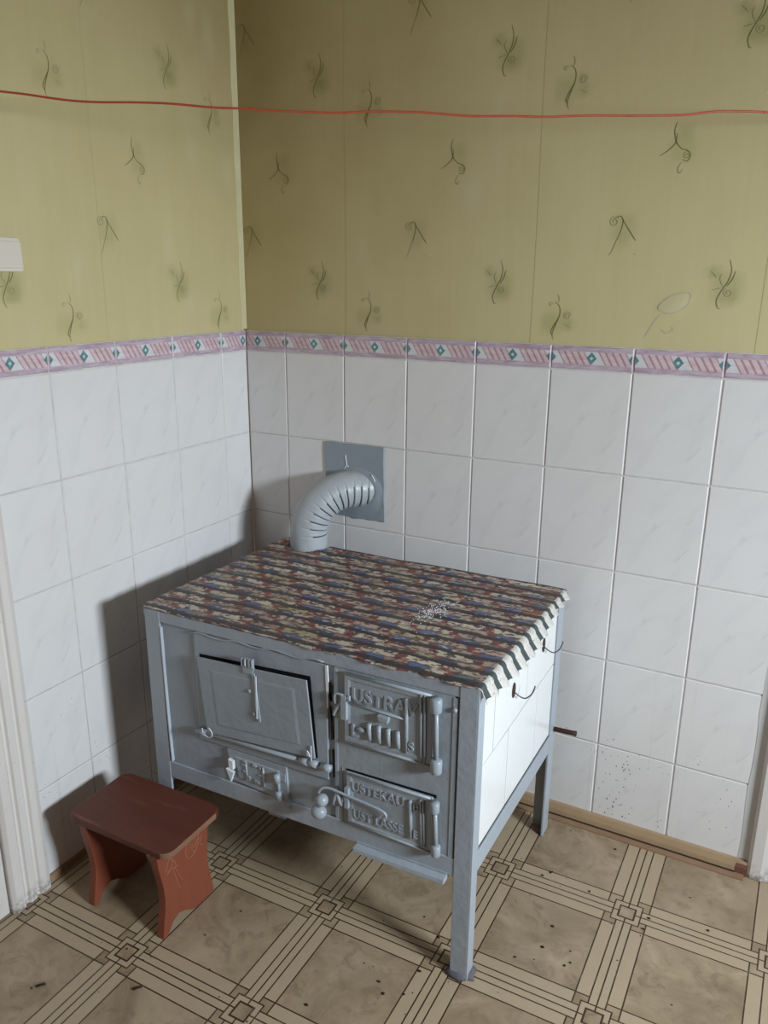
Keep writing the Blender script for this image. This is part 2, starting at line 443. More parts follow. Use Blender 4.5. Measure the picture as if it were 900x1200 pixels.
def make_wall(name, side):
    left = side == 'left'
    U0, U1 = (ROOM_Y, 0.0) if left else (0.0, ROOM_X)
    tiled0, tiled1 = (-.90, 0.0) if left else (0.0, 1.545)
    if left: mp = lambda u, v, h: (h, u, v)            # h: height out of the tile face
    else:    mp = lambda u, v, h: (u, -h, v)
    def orient(q): return q if left else q
    mb = MB()
    def quad(u0, u1, v0, v1, h, mat, uvo=None):
        vs = [mp(u0, v0, h), mp(u1, v0, h), mp(u1, v1, h), mp(u0, v1, h)]
        if uvo is None: uvo = (0, 0)
        uv = [(u0 - uvo[0], v0 - uvo[1]), (u1 - uvo[0], v0 - uvo[1]), (u1 - uvo[0], v1 - uvo[1]), (u0 - uvo[0], v1 - uvo[1])]
        mb.add(vs, [(0, 1, 2, 3)], mat, uv)
    # wallpaper: fine grid, a little behind the tile faces
    g = .0125
    hp = -.007
    u_a, u_b = (-1.15, 0) if left else (0, 1.72)
    nu = int((u_b - u_a) / g); v_a, v_b = ZT - .01, ROOM_Z; nv = int((v_b - v_a) / g)
    vs = []; uvs = []
    for j in range(nv + 1):
        for i in range(nu + 1):
            u = u_a + (u_b - u_a) * i / nu; v = v_a + (v_b - v_a) * j / nv
            bx = 0
            if not left:   # raised blister near the right end
                du, dv = u - 1.222, v - 1.418
                a = .45; x = du * math.cos(a) + dv * math.sin(a); y = -du * math.sin(a) + dv * math.cos(a)
                bx = .0025 * max(0, 1 - (x / .037) ** 2 - (y / .020) ** 2) ** .5
            vs.append(mp(u, v, hp + bx)); uvs.append((u, v))
    fs = [(j * (nu + 1) + i, j * (nu + 1) + i + 1, (j + 1) * (nu + 1) + i + 1, (j + 1) * (nu + 1) + i) for j in range(nv) for i in range(nu)]
    mb.add(vs, fs, 0, uvs, smooth=True)
    npaper = len(vs)
    # rest of the wall beyond the papered part (out of the photograph)
    if left:
        quad(U0, u_a, 0, ROOM_Z, hp, 3); quad(u_a, tiled0, 0, ZT, hp, 3)
    else:
        quad(u_b, U1, 0, ROOM_Z, hp, 3); quad(tiled1, u_b, 0, ZT, hp, 3)
    # sprigs
    wash = []
    base = base_left if left else base_back
    for k, (bu, bv) in base.items():
        for i in range(-3, 4):
            for j in range(-1, 3):
                cu, cv = bu + i * PX, bv + j * PZ
                if not (u_a + .02 < cu < u_b - .005 and ZT + .03 < cv < ROOM_Z - .06): continue
                sp = SPRIG[k]
                fade = .65 + .35 * random.random()
                clip = lambda P: [(min(max(cu + a, u_a), u_b - .001), cv + b) for a, b in P]
                for P in sp['dark']: poly_ribbon(mb, clip(P), .0019, mp, hp + .0006, 1)
                for P in sp['pale']: poly_ribbon(mb, clip(P), .0016, mp, hp + .0005, 2)
                for a, b, r, st in sp['wash']: wash.append((cu + a, cv + b, r, st * fade))
    # paper seams
    seams = ([-.53] if left else [.347, .884, 1.40])
    for su in seams:
        poly_ribbon(mb, [(su + .0015 * math.sin(9 * t), ZT + t * 1.2) for t in [k / 20 for k in range(21)]], .0011, mp, hp + .0004, 4, False)
    if not left:
        pts = [(1.222 + (.036 + .004 * math.sin(3 * a)) * math.cos(a) * math.cos(.45) - .019 * math.sin(a) * math.sin(.45), 1.418 + (.036 + .004 * math.sin(3 * a)) * math.cos(a) * math.sin(.45) + .019 * math.sin(a) * math.cos(.45)) for a in [2 * PI * k / 30 for k in range(31)]]
        poly_ribbon(mb, pts, .0024, mp, hp + .0012, 5, False)
        poly_ribbon(mb, cr([(1.19, 1.392), (1.178, 1.374), (1.166, 1.350), (1.160, 1.340)]), .003, mp, hp + .0005, 5)
        poly_ribbon(mb, cr([(1.196, 1.36), (1.208, 1.352), (1.222, 1.358), (1.220, 1.366)]), .003, mp, hp + .0005, 5)
    # grout bed + ledge on top of the dado
    bot = .0
    quad(tiled0, tiled1, bot, ZT, -.0018, 6)
    mb.add([mp(tiled0, ZT, -.0018), mp(tiled1, ZT, -.0018), mp(tiled1, ZT, hp - .002), mp(tiled0, ZT, hp - .002)], [(0, 1, 2, 3)], 6, [(0, 0)] * 4)
    # tiles
    if left: cols = [0.0] + [-(YB + .2 * k) for k in range(5)]
    else:    cols = [0.0] + [XA + .2 * k for k in range(8)]
    cols = sorted(cols + [tiled0 if left else tiled1])
    cols = [c for c in cols if tiled0 - 1e-6 <= c <= tiled1 + 1e-6]
    rows = [ZT, ZT - BH] + [ZT - BH - TH * k for k in range(1, 5)] + [.0]
    gw = .0015; bv = .0022
    def tile(u0, u1, v0, v1, mat, uvo):
        a0, a1, b0, b1 = u0 + gw, u1 - gw, v0 + gw, v1 - gw
        jit = random.uniform(-.0004, .0004); 
        V = [mp(a0, b0, -.0018), mp(a1, b0, -.0018), mp(a1, b1, -.0018), mp(a0, b1, -.0018),
             mp(a0 + bv, b0 + bv, jit), mp(a1 - bv, b0 + bv, jit), mp(a1 - bv, b1 - bv, jit), mp(a0 + bv, b1 - bv, jit)]
        UV = [(a0, b0), (a1, b0), (a1, b1), (a0, b1), (a0 + bv, b0 + bv), (a1 - bv, b0 + bv), (a1 - bv, b1 - bv), (a0 + bv, b1 - bv)]
        UV = [(x - uvo[0], y - uvo[1]) for x, y in UV]
        mb.add(V, [(4, 5, 6, 7), (0, 1, 5, 4), (1, 2, 6, 5), (2, 3, 7, 6), (3, 0, 4, 7)], mat, UV)
        return jit
    for ci in range(len(cols) - 1):
        u0, u1 = cols[ci], cols[ci + 1]
        if u1 - u0 < .012: continue
        # origin of the uncut tile, so that cut tiles show a cut pattern
        full0 = (u1 - .2) if (left and abs(u0 - tiled0) < 1e-6) or (not left and ci == 0) else u0
        for ri in range(len(rows) - 1):
            v1, v0 = rows[ri], rows[ri + 1]
            if v1 - v0 < .01: continue
            if ri == 0:
                j = tile(u0, u1, v0, v1, 8, (0, 0))
                h1, h2 = j + .0003, j + .0005
                lo, hi = v0 + .0140, v1 - .0140; mid = (lo + hi) / 2; hh = (hi - lo) / 2
                a0, a1 = u0 + gw + bv, u1 - gw - bv
                def cpoly(P, h, mat):   # clip in u to the tile, convex polygon
                    for lim, sgn in ((a0, 1), (a1, -1)):
                        out = []
                        for k in range(len(P)):
                            p, q = P[k], P[(k + 1) % len(P)]
                            ip, iq = sgn * (p[0] - lim) >= 0, sgn * (q[0] - lim) >= 0
                            if ip: out.append(p)
                            if ip != iq:
                                t = (lim - p[0]) / (q[0] - p[0]); out.append((lim, p[1] + t * (q[1] - p[1])))
                        P = out
                        if len(P) < 3: return
                    mb.add([mp(x, y, h) for x, y in P], [tuple(range(len(P)))], mat, P)
                cpoly([(a0, lo), (a1, lo), (a1, hi), (a0, hi)], h1, 9)
                for k in range(-1, 3):
                    c0 = full0 + .1 * k
                    # four slanted strands between two diamonds
                    for q in range(4):
                        x = c0 + .0155 + q * .0165
                        cpoly([(x, hi), (x + .0168, hi), (x + .0348, lo), (x + .018, lo)][::1], h2, 11)
                        cpoly([(x + .003, hi), (x + .0138, hi), (x + .0318, lo), (x + .021, lo)], h2 + .0002, 10)
                for k in range(0, 3):
                    c0 = full0 + .1 * k
                    cpoly([(c0 - .0125, mid), (c0, lo + .0005), (c0 + .0125, mid), (c0, hi - .0005)], h2 + .0003, 12)
                    cpoly([(c0 - .0045, mid), (c0, mid - .0048), (c0 + .0045, mid), (c0, mid + .0048)], h2 + .0005, 13)
            else:
                full1 = v1
                tile(u0, u1, v0, v1, 7, (full0 + 2.0 * 0, v1 - TH))
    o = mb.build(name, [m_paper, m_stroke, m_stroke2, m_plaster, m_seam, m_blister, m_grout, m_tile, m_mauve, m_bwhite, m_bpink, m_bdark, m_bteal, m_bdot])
    # washes behind the sprigs / smoke stain with painted light fall-off / rubbed pale spots as a colour attribute
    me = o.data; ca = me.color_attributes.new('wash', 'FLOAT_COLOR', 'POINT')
    rub = [(random.uniform(u_a, u_b), random.uniform(ZT, 2.3), random.uniform(.01, .03)) for _ in range(14)]
    for i in range(len(me.vertices)):
        r = gch = b = 0
        if i < npaper:
            u, v = uvs[i]
            for a, c, rad, st in wash:
                d2 = ((u - a) ** 2 + (v - c) ** 2) / rad ** 2
                d2 = ((u - a) / rad) ** 4 + ((v - c) / rad) ** 4
                if d2 < 4: r += st * math.exp(-1.2 * d2)
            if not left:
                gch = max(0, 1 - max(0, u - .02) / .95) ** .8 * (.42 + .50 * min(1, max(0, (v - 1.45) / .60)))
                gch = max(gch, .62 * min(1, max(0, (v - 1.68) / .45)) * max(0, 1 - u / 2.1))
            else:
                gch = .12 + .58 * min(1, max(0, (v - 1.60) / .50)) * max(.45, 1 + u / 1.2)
            for a, c, rad in rub:
                d2 = ((u - a) ** 2 + ((v - c) / 2) ** 2) / rad ** 2
                if d2 < 3: b += .3 * math.exp(-1.4 * d2)
            if not left and abs(u - 1.222) < .07 and abs(v - 1.418) < .05:
                a = .45; x = (u - 1.222) * math.cos(a) + (v - 1.418) * math.sin(a); y = -(u - 1.222) * math.sin(a) + (v - 1.418) * math.cos(a)
                if (x / .037) ** 2 + (y / .020) ** 2 < 1: b = max(b, .35)
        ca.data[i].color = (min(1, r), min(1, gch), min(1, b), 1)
    tag(o, kind='structure'); return o

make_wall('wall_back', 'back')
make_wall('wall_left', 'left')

# right wall with a window in it (outside the photograph): the daylight comes from here
WY0, WY1, WZ0, WZ1 = -1.48, -.90, .98, 2.02
mb = MB()
mb.box(ROOM_X, ROOM_X + .12, ROOM_Y, WY0, 0, ROOM_Z); mb.box(ROOM_X, ROOM_X + .12, WY1, .1, 0, ROOM_Z)
mb.box(ROOM_X, ROOM_X + .12, WY0, WY1, 0, WZ0); mb.box(ROOM_X, ROOM_X + .12, WY0, WY1, WZ1, ROOM_Z)
o = mb.build('wall_right', m_roomwall); tag(o, kind='structure')
mb = MB()
for a, b, c, d in ((WY0, WY0 + .045, WZ0, WZ1), (WY1 - .045, WY1, WZ0, WZ1), (WY0, WY1, WZ0, WZ0 + .05), (WY0, WY1, WZ1 - .05, WZ1)):
    mb.box(ROOM_X + .03, ROOM_X + .09, a, b, c, d)
o = mb.build('window_1', m_door, bevel=.004); tag(o, kind='structure')

# door casings
mb = MB()
prof = [(-.898, .024), (-.912, .030), (-.926, .026), (-.930, .019), (-.936, .019), (-.940, .026), (-.958, .028), (-.962, .020), (-.968, .020), (-.974, .028), (-.996, .030), (-1.004, .020)]
prof = [(-.898, -.012)] + prof + [(-1.004, -.012)]
mb.prism(prof, 0.001, 2.08, lambda p, q, t: (q, p, t))
o = mb.build('trim_1', m_trim, bevel=.002); tag(o, kind='structure')
mb = MB()
prof = [(1.548, .012), (1.556, .017), (1.58, .018), (1.60, .012), (1.606, .012), (1.614, .018), (1.64, .018), (1.655, .010)]
prof = [(1.548, -.012)] + prof + [(1.655, -.012)]
mb.prism(prof, .001, 2.08, lambda p, q, t: (p, -q, t))
o = mb.build('trim_2', m_trim, bevel=.002); tag(o, kind='structure')
mb = MB()   # rough plaster fillet between the tiles and the right casing
N = 24; L = []
edge = [1.523 + .002 * math.sin(k * 1.3) + .0015 * math.sin(k * 3.1) for k in range(N + 1)]
vs = []
for k in range(N + 1):
    z = .04 + (ZT - .06) * k / N; vs += [(edge[k], -.0007, z), (1.5485, -.0030, z), (edge[k], .0018, z), (1.5485, .0018, z)]
fs = []
for k in range(N):
    a = 4 * k; b = a + 4
    fs += [(a, a + 1, b + 1, b), (a + 2, b + 2, b + 3, a + 3), (a, b, b + 2, a + 2), (a + 1, a + 3, b + 3, b + 1)]
mb.add(vs, fs + [(0, 2, 3, 1), (4 * N, 4 * N + 1, 4 * N + 3, 4 * N + 2)], 0)
o = mb.build('trim_3', m_plaster); tag(o, kind='structure')
mb = MB()   # pale sealing strip running up the corner above the tiles
pts = [(-.020 + .002 * math.sin(k * 2.1), ZT + .004 + k * .06) for k in range(21)]
vs = []
for u, z in pts: vs += [(-.0062, u + .008, z), (-.0050, u + .011, z), (-.0035, -.003, z), (.0005, .0060, z), (-.009, .0075, z), (-.009, u + .008, z)]
fs = []
for k in range(20):
    a = 6 * k; b = a + 6
    for i in range(6): fs.append((a + i, a + (i + 1) % 6, b + (i + 1) % 6, b + i))
mb.add(vs, fs + [tuple(range(6)), tuple(range(120, 126))], 0)
o = mb.build('trim_4', m_strip); tag(o, kind='structure')

# door leaves behind the casings (outside the photograph)
for nm, mpd, p0, p1 in (('door_1', lambda p, q, t: (q, p, t), -1.86, -1.006), ('door_2', lambda p, q, t: (p, -q, t), 1.657, 2.45)):
    mb = MB(); mb.prism([(p0, -.006), (p1, -.006), (p1, .012), (p0, .012)], .004, 2.03, mpd)
    w = p1 - p0
    for z0, z1 in ((.2, .9), (1.05, 1.9)):
        mb.prism([(p0 + .13, .012), (p1 - .13, .012), (p1 - .15, .020), (p0 + .15, .020)], z0, z1, mpd)
    o = mb.build(nm, m_door, bevel=.003); tag(o, kind='structure')

# skirtings
mb = MB()
mb.prism([(.0015, 0), (-.016, 0), (-.016, .022), (-.012, .0385), (.0015, .0385)], 0.0, 1.5475, lambda p, q, t: (t, p, q))
mb.prism([(-.0162, 0), (-.036, 0), (-.036, .0035), (-.0162, .006)], 0.0, 1.543, lambda p, q, t: (t, p, q), 1)
mb.prism([(-.0155, .0055), (-.0192, .0055), (-.0188, .0085), (-.0155, .0085)], 0.0, 1.521, lambda p, q, t: (t, p, q), 3)  # thin dark strip along the joint
mb.prism([(-.0165, .0002), (-.012, .0002), (-.0122, .034), (-.0167, .024)], 1.522, 1.5478, lambda p, q, t: (t, p - .0006, q), 2)
o = mb.build('baseboard_back', [m_skirt, m_skirt2, plain('red_brown_stain', (.16, .06, .035), .7), plain('dark_joint_strip', (.05, .03, .018), .9, .1)]); tag(o, kind='structure')
mb = MB(); mb.prism([(-.0015, 0), (.010, 0), (.007, .016), (-.0015, .0175)], -.897, -.0165, lambda p, q, t: (p, t, q))
o = mb.build('baseboard_left', m_skirt2); tag(o, kind='structure')

# ------------------------------------------------------------------ stove
FLx, FLy = .18633, -.67587
A = math.radians(1.6); E1 = (math.cos(A), math.sin(A))
W, D = .855, .575
SZ = .708          # top of the steel
def S(s, d, z): return (FLx + s * E1[0], FLy + s * E1[1] + d, z)      # s along front, d depth, z up
def F(s, z, o): return S(s, -o, z)                                   # point o in front of the front plane
ROOT = Vector(S(W / 2, D / 2, 0))
stove = thing('stove', ROOT, 'grey painted iron wood-burning range with cast doors and white tiled side', 'stove')
def sb(mb, name, mats, parent=None, bevel=0): return mb.build(name, mats, parent or stove, bevel, ROOT)
def FB(mb, s0, s1, z0, z1, o0, o1, mat=0): mb.box(s0, s1, -o1, -o0, z0, z1, S, mat)

# frame rails
mb = MB()
tw = .0035
def angle_rail(s0, s1, d0, d1, z0, z1): mb.box(s0, s1, d0, d1, z0, z1, S)
FB(mb, .005, W, .680, SZ, -.004, .0015)                      # front top rail
FB(mb, .040, W - .03, .2555, .301, -.004, .0015)            # front bottom rail
mb.box(.04, W - .03, .0, .035, .2555, .2595, S)
mb.box(W - .004, W + .0015, .0, D, .690, SZ, S)              # side top rail
mb.box(W - .004, W + .0015, .02, D - .02, .261, .311, S)      # side bottom rail
mb.box(W - .035, W, .02, D - .02, .261, .265, S)
mb.box(0, .005, .0, D, .690, SZ, S); mb.box(0, .005, .02, D - .02, .261, .311, S)
mb.box(0, W, D - .004, D, .67, SZ, S); mb.box(.03, W - .03, D - .004, D, .261, .301, S)
sb(mb, 'frame', m_rail, bevel=.0015)
# legs: angle iron, floor to top, each with a mortar pad
def leg(front, right, pad):
    mb = MB(); w = .039; t = .004
    s0, s1 = (W - w, W) if right else (0.006, 0.006 + w + .006)
    zt = SZ - .0005
    if front:
        FB(mb, s0, s1, .0005, zt, -t, .0028)
        d0, d1 = -.0026, .030
    else:
        mb.box(s0, s1, D - t, D + .0012, .0005, zt, S); d0, d1 = D - .044, D + .001
    if right: mb.box(W - t, W + .0026, d0, d1, .0005, zt, S)
    else: mb.box(.006, .006 + t, d0, d1, .0005, zt, S)
    o = sb(mb, 'leg', m_rail, bevel=.0016)
    if pad:
        mb = MB(); cs, cd = (W - .018 if right else .025), (.014 if front else D - .02)
        prof = [(0, 1.0), (.006, .98), (.012, .78), (.015, .45)]
        n = 18; vs = []
        rr = [random.uniform(.82, 1.18) for _ in range(n)]
        for z, k in prof:
            for i in range(n):
                a = 2 * PI * i / n; r = .030 * k * rr[i]
                vs.append(S(cs + r * math.cos(a) * 1.05, cd + r * math.sin(a) * .9, .0006 + z))
        fs = [(j * n + i, j * n + (i + 1) % n, (j + 1) * n + (i + 1) % n, (j + 1) * n + i) for j in range(3) for i in range(n)]
        mb.add(vs, fs + [tuple(range(n))[::-1], tuple(range(3 * n, 4 * n))], 0, smooth=True)
        p = sb(mb, 'foot_pad', m_mortar, o); tag(p, 'lumpy dark lavender mortar pad')
leg(True, True, True); leg(True, False, False); leg(False, True, False); leg(False, False, False)

# body: sheet front, bottom, back, left, top
mb = MB(); FB(mb, .03, W - .03, .285, .695, -.010, -.0045); sb(mb, 'front_panel', m_paint)
mb = MB(); mb.box(.03, W - .03, .004, D - .006, .2665, .272, S); sb(mb, 'bottom_panel', m_paint)
mb = MB(); mb.box(.03, W - .03, D - .010, D - .005, .27, .69, S); sb(mb, 'back_panel', m_paint)
mb = MB(); mb.box(.0065, .0115, .03, D - .045, .27, .69, S); sb(mb, 'side_panel', m_paint)
mb = MB(); mb.box(.004, W - .001, .001, D - .001, SZ - .006, SZ + .001, S); o = sb(mb, 'cooktop', m_rail, bevel=.001)
# white strip of chipped paint down the left stile
mb = MB()
pts = [(.0525, .668), (.0535, .60), (.0545, .50), (.056, .42), (.0575, .35), (.059, .304)]
for (a, z1), (b, z0) in zip(pts[:-1], pts[1:]):
    w = .0016
    mb.prism([(a - w, z1), (a + w * .6, z1), (b + w * .6, z0), (b - w, z0)], -.0045, .0036, lambda p, q, t: F(p, q, t))
o = sb(mb, 'paint_edge', m_edge); tag(o, 'pale chipped paint edge')

# right side: white tiles set in mortar
mb = MB(); mb.box(W - .012, W - .0045, .02, D - .02, .30, .70, S); o = sb(mb, 'tile_bed', m_sjoint)
zm = .515
def side_tile(d0, d1, z0, z1, zz0=None, zz1=None):
    mb = MB(); g = .0019
    zz0 = z0 if zz0 is None else zz0; zz1 = z1 if zz1 is None else zz1
    poly = [(d0 + g, z0 + g), (d1 - g, zz0 + g), (d1 - g, zz1 - g), (d0 + g, z1 - g)]
    mb.prism(poly, W - .008, W - .0008, lambda p, q, t: S(t, p, q))
    return sb(mb, 'side_tile', m_stile, bevel=.0012)
TL = [side_tile(.0305, .098, .511, .69, .513), side_tile(.098, .312, .513, .69, .520), side_tile(.312, .530, .520, .69, .525)]
side_tile(.0305, .196, .3175, .512, None, .516); side_tile(.196, .401, .3175, .516, None, .522); side_tile(.401, .530, .3175, .522, None, .525)
# hooks of wire in two holes, each hole's darkness painted as a disc
for d, z in ((.212, .603), (.422, .623)):
    mb = MB()
    mb.prism([(d + .0105 * math.cos(a), z + .0185 * math.sin(a)) for a in [2 * PI * k / 14 for k in range(14)]], W - .004, W + .0008, lambda p, q, t: S(t, p, q))
    hole = sb(mb, 'hole_disc', m_rust); tag(hole, 'dark brown oval disc for the hole')
    mb = MB()
    P = smooth_path([S(W, d + .004, z - .006), S(W + .010, d + .009, z - .016), S(W + .022, d + .014, z - .021), S(W + .032, d + .022, z - .014), S(W + .037, d + .027, z - .001), S(W + .038, d + .030, z + .006)], 5)
    mb.tube(P, .0016, 8); h = sb(mb, 'hook', m_wire, hole); tag(h, 'dark bent wire hook')
# iron rod poking out at the back
mb = MB(); P0, P1 = Vector((.70, -.088, .302)), Vector((1.104, -.088, .322))
mb.tube([P0, (P0 + P1) / 2, P1 - (P1 - P0).normalized() * .012, P1], .006, 10, rad=[.006, .006, .0065, .0075]); o = sb(mb, 'rod', m_rust); tag(o, 'rusty rod end poking out at the rear')

# oven mounting plate (left) and its door
mb = MB()
FB(mb, .150, .513, .393, .6775, -.006, .0005)
P = [(.150, .393), (.513, .393), (.513, .6775), (.150, .6775)]
oplate = sb(mb, 'oven_plate', m_paint, bevel=.003)
mb = MB()    # wavy paint drips along the top of the plate
P = [F(.145 + .36 * k / 24, .674 + .003 * math.sin(k * .9) + .008 * k / 24, .0008 + .0006 * math.sin(k * 2)) for k in range(25)]
mb.tube(P, .0026, 8); sb(mb, 'plate_bead', m_paint, oplate)
def lerp_quad(TLq, TRq, BRq, BLq, a, b):
    x = (1 - b) * ((1 - a) * TLq[0] + a * TRq[0]) + b * ((1 - a) * BLq[0] + a * BRq[0])
    y = (1 - b) * ((1 - a) * TLq[1] + a * TRq[1]) + b * ((1 - a) * BLq[1] + a * BRq[1]); return (x, y)
OD = ((.168, .622), (.468, .6355), (.482, .4435), (.181, .4245))
# black sheet painting in the dark gap round the door
mb = MB(); mb.prism([(.166, .6245), (.470, .6405), (.4855, .4425), (.178, .424)], .0004, .0010, F)
o = sb(mb, 'oven_opening', m_gap, oplate); tag(o, 'black sheet in the dark gap')
mb = MB()
# door leans out a little at its top
def odm(a, b, h): x, y = lerp_quad(*OD, a, b); return F(x, y, .0035 + h + .006 * (1 - b))
def door_panel(mb, f, rim=.09, dep=.004, th=.004, rimb=.10):
    a0, a1, b0, b1 = rim, 1 - rim, rimb, 1 - rimb; k = .025
    g = [(0, 0, 0), (1, 0, 0), (1, 1, 0), (0, 1, 0), (0, 0, th), (1, 0, th), (1, 1, th), (0, 1, th),
         (a0, b0, th), (a1, b0, th), (a1, b1, th), (a0, b1, th), (a0 + k, b0 + k, th + dep), (a1 - k, b0 + k, th + dep), (a1 - k, b1 - k, th + dep), (a0 + k, b1 - k, th + dep)]
    fs = [(3, 2, 1, 0), (0, 1, 5, 4), (1, 2, 6, 5), (2, 3, 7, 6), (3, 0, 4, 7), (12, 13, 14, 15)]
    for lo, hi in ((4, 8), (8, 12)):
        for i in range(4): fs.append((lo + i, lo + (i + 1) % 4, hi + (i + 1) % 4, hi + i))
    mb.add([f(*v) for v in g], fs, 0)
door_panel(mb, odm, .11, .0012, .0045, .13)
odoor = sb(mb, 'oven_door', m_paint, bevel=.0012)
mb = MB()    # latch strap
mb.prism([(.300, .6535), (.331, .6545), (.331, .634), (.3325, .632), (.327, .617), (.304, .615), (.300, .634)], .012, .017, F)
for s in (.302, .311, .322, .329): FB(mb, s - .0018, s + .0018, .634, .653, .016, .0205)
mb.prism([(.3255, .620), (.3325, .620), (.338, .56), (.3445, .501), (.340, .500), (.331, .55)], .0125, .0165, F)
mb.prism([(.334, .612), (.352, .612), (.352, .597), (.334, .597)], .012, .0135, F)
sb(mb, 'latch', m_cast, odoor, .001)
mb = MB(); FB(mb, .3305, .334, .508, .615, .0155, .0175); FB(mb, .3065, .309, .637, .650, .0195, .021); o = sb(mb, 'latch_edge', m_chip, odoor); tag(o, 'pale worn latch edge')
o.location = (0.004, 0, 0)
for s, z in ((.316, .572), (.3275, .517)):
    mb = MB(); mb.ball(F(s, z, .0135), .0052, (1, .8, 1)); sb(mb, 'rivet', m_cast, odoor)
mb = MB()    # hinge rod and knuckles under the door
mb.tube([F(.148, .4205, .008), F(.33, .426, .009), F(.521, .4315, .008)], .0048, 10)
for s, z in ((.168, .4215), (.455, .4295), (.477, .4305), (.512, .4315)):
    mb.tube([F(s - .012, z - .0003, .0085), F(s + .012, z + .0003, .0085)], .0082, 12)
sb(mb, 'hinge', m_cast, odoor)
mb = MB(); mb.tube([F(.188 + .0145 * math.cos(a), .4315 + .016 * math.sin(a), .016 + .003 * math.sin(a)) for a in [-3.6 + 4.7 * k / 16 for k in range(17)]], .0014, 6)
o = sb(mb, 'wire_ring', m_chip, odoor); tag(o, 'pale open wire ring')
mb = MB(); mb.prism([(.4655, .451), (.473, .449), (.4705, .458), (.466, .463)], .012, .014, F); FB(mb, .474, .4755, .437, .476, .010, .012)
o = sb(mb, 'paint_chip', m_chip, odoor); tag(o, 'white paint chips by the hinge')
# black strips for the slit's darkness right of the oven plate; white painted edge
mb = MB(); mb.prism([(.5165, .638), (.5215, .628), (.5205, .592), (.5165, .600)], -.004, .0012, F); mb.prism([(.5185, .580), (.5225, .548), (.5245, .50), (.5215, .50)], -.004, .0012, F)
mb.prism([(.5225, .475), (.5245, .47), (.5260, .405), (.5245, .405)], -.004, .0012, F)
o = sb(mb, 'seam_gap', m_gap); tag(o, 'black gap in the seam')
mb = MB(); mb.prism([(.508, .676), (.5135, .677), (.5155, .642), (.5145, .575), (.512, .575), (.510, .62)], -.002, .0020, F)
o = sb(mb, 'seam_edge', m_chip); tag(o, 'whitish painted seam edge')

# small soot door below the oven
SD = ((.234, .3925), (.400, .3925), (.405, .300), (.246, .312))
mb = MB()
mb.prism([SD[3], SD[2], SD[1], SD[0]], -.005, .0015, F)
door_panel(mb, lambda a, b, h: F(*lerp_quad(*SD, a, b), .0015 + h), .12, .002, .001, .16)
sdoor = sb(mb, 'soot_door', m_cast, bevel=.0012)
mb = MB(); random.seed(3)
for k in range(11):
    a, b = random.uniform(.16, .62), random.uniform(.2, .8); x, y = lerp_quad(*SD, a, b)
    mb.ball(F(x, y, .0055), .0042, (random.uniform(.7, 2.0), .45, random.uniform(.7, 1.5)), 10, 6)
for a in (.30, .60): 
    x, y = lerp_quad(*SD, a, .5); mb.tube([F(x, y + .026, .0045), F(x + .002, y - .026, .0045)], .0028, 8)
sb(mb, 'relief', m_cast, sdoor)
mb = MB(); mb.prism([(.2385, .3485), (.2615, .3435), (.2515, .3150)], .010, .017, F); mb.prism([(.242, .372), (.256, .368), (.256, .346), (.243, .349)], .003, .012, F)
o = sb(mb, 'handle', m_chip, sdoor, .001); tag(o, 'white triangular pull')
mb = MB()
for z, s in ((.3615, .379), (.3165, .383)):
    mb.tube([F(s - .001, z + .011, .009), F(s + .001, z - .011, .009)], .0078, 12); FB(mb, s, s + .020, z - .008, z + .012, .001, .005)
mb.tube([F(.379, .372, .006), F(.383, .305, .006)], .003, 8); mb.ball(F(.405, .294, .004), .0062, (1, .7, 1.6))
sb(mb, 'hinge', m_cast, sdoor)

# cast front on the right with two doors
mb = MB(); FB(mb, .529, .806, .292, .682, -.006, -.0005)
mb.prism([(.549, .300), (.549, .440), (.5475, .440), (.5475, .300)], -.0006, .0008, F)
cfront = sb(mb, 'cast_front', m_cast, bevel=.002)
mb = MB(); FB(mb, .801, .8125, .285, .676, -.004, .0008); sb(mb, 'edge_strip', m_cast, cfront, .0015)
mb = MB(); FB(mb, .5285, .5375, .30, .675, -.004, .0005); sb(mb, 'edge_strip', m_cast, cfront, .0015)
mb = MB(); mb.ball(F(.8065, .6495, .0025), .0055, (1, .7, 1)); sb(mb, 'rivet', m_cast, cfront)

def text_mesh(mb, txt, s0, z0, size, o0, depth, sx=1.0, mat=0):
    cu = bpy.data.curves.new('lettering', 'FONT'); cu.body = txt; cu.size = 1; cu.extrude = .5; cu.offset = .02; cu.resolution_u = 3
    ob = bpy.data.objects.new('lettering', cu); COL.objects.link(ob)
    bpy.context.view_layer.update()
    dg = bpy.context.evaluated_depsgraph_get(); me = bpy.data.meshes.new_from_object(ob.evaluated_get(dg))
    vs = [F(s0 + v.co.x * size * sx, z0 + v.co.y * size, o0 + (v.co.z + .5) * depth) for v in me.vertices]
    mb.add(vs, [tuple(p.vertices) for p in me.polygons], mat)
    bpy.data.objects.remove(ob); bpy.data.curves.remove(cu); bpy.data.meshes.remove(me)

def ridge(mb, pts, r, o): mb.tube([F(s, z, o) for s, z in pts], r, 8)

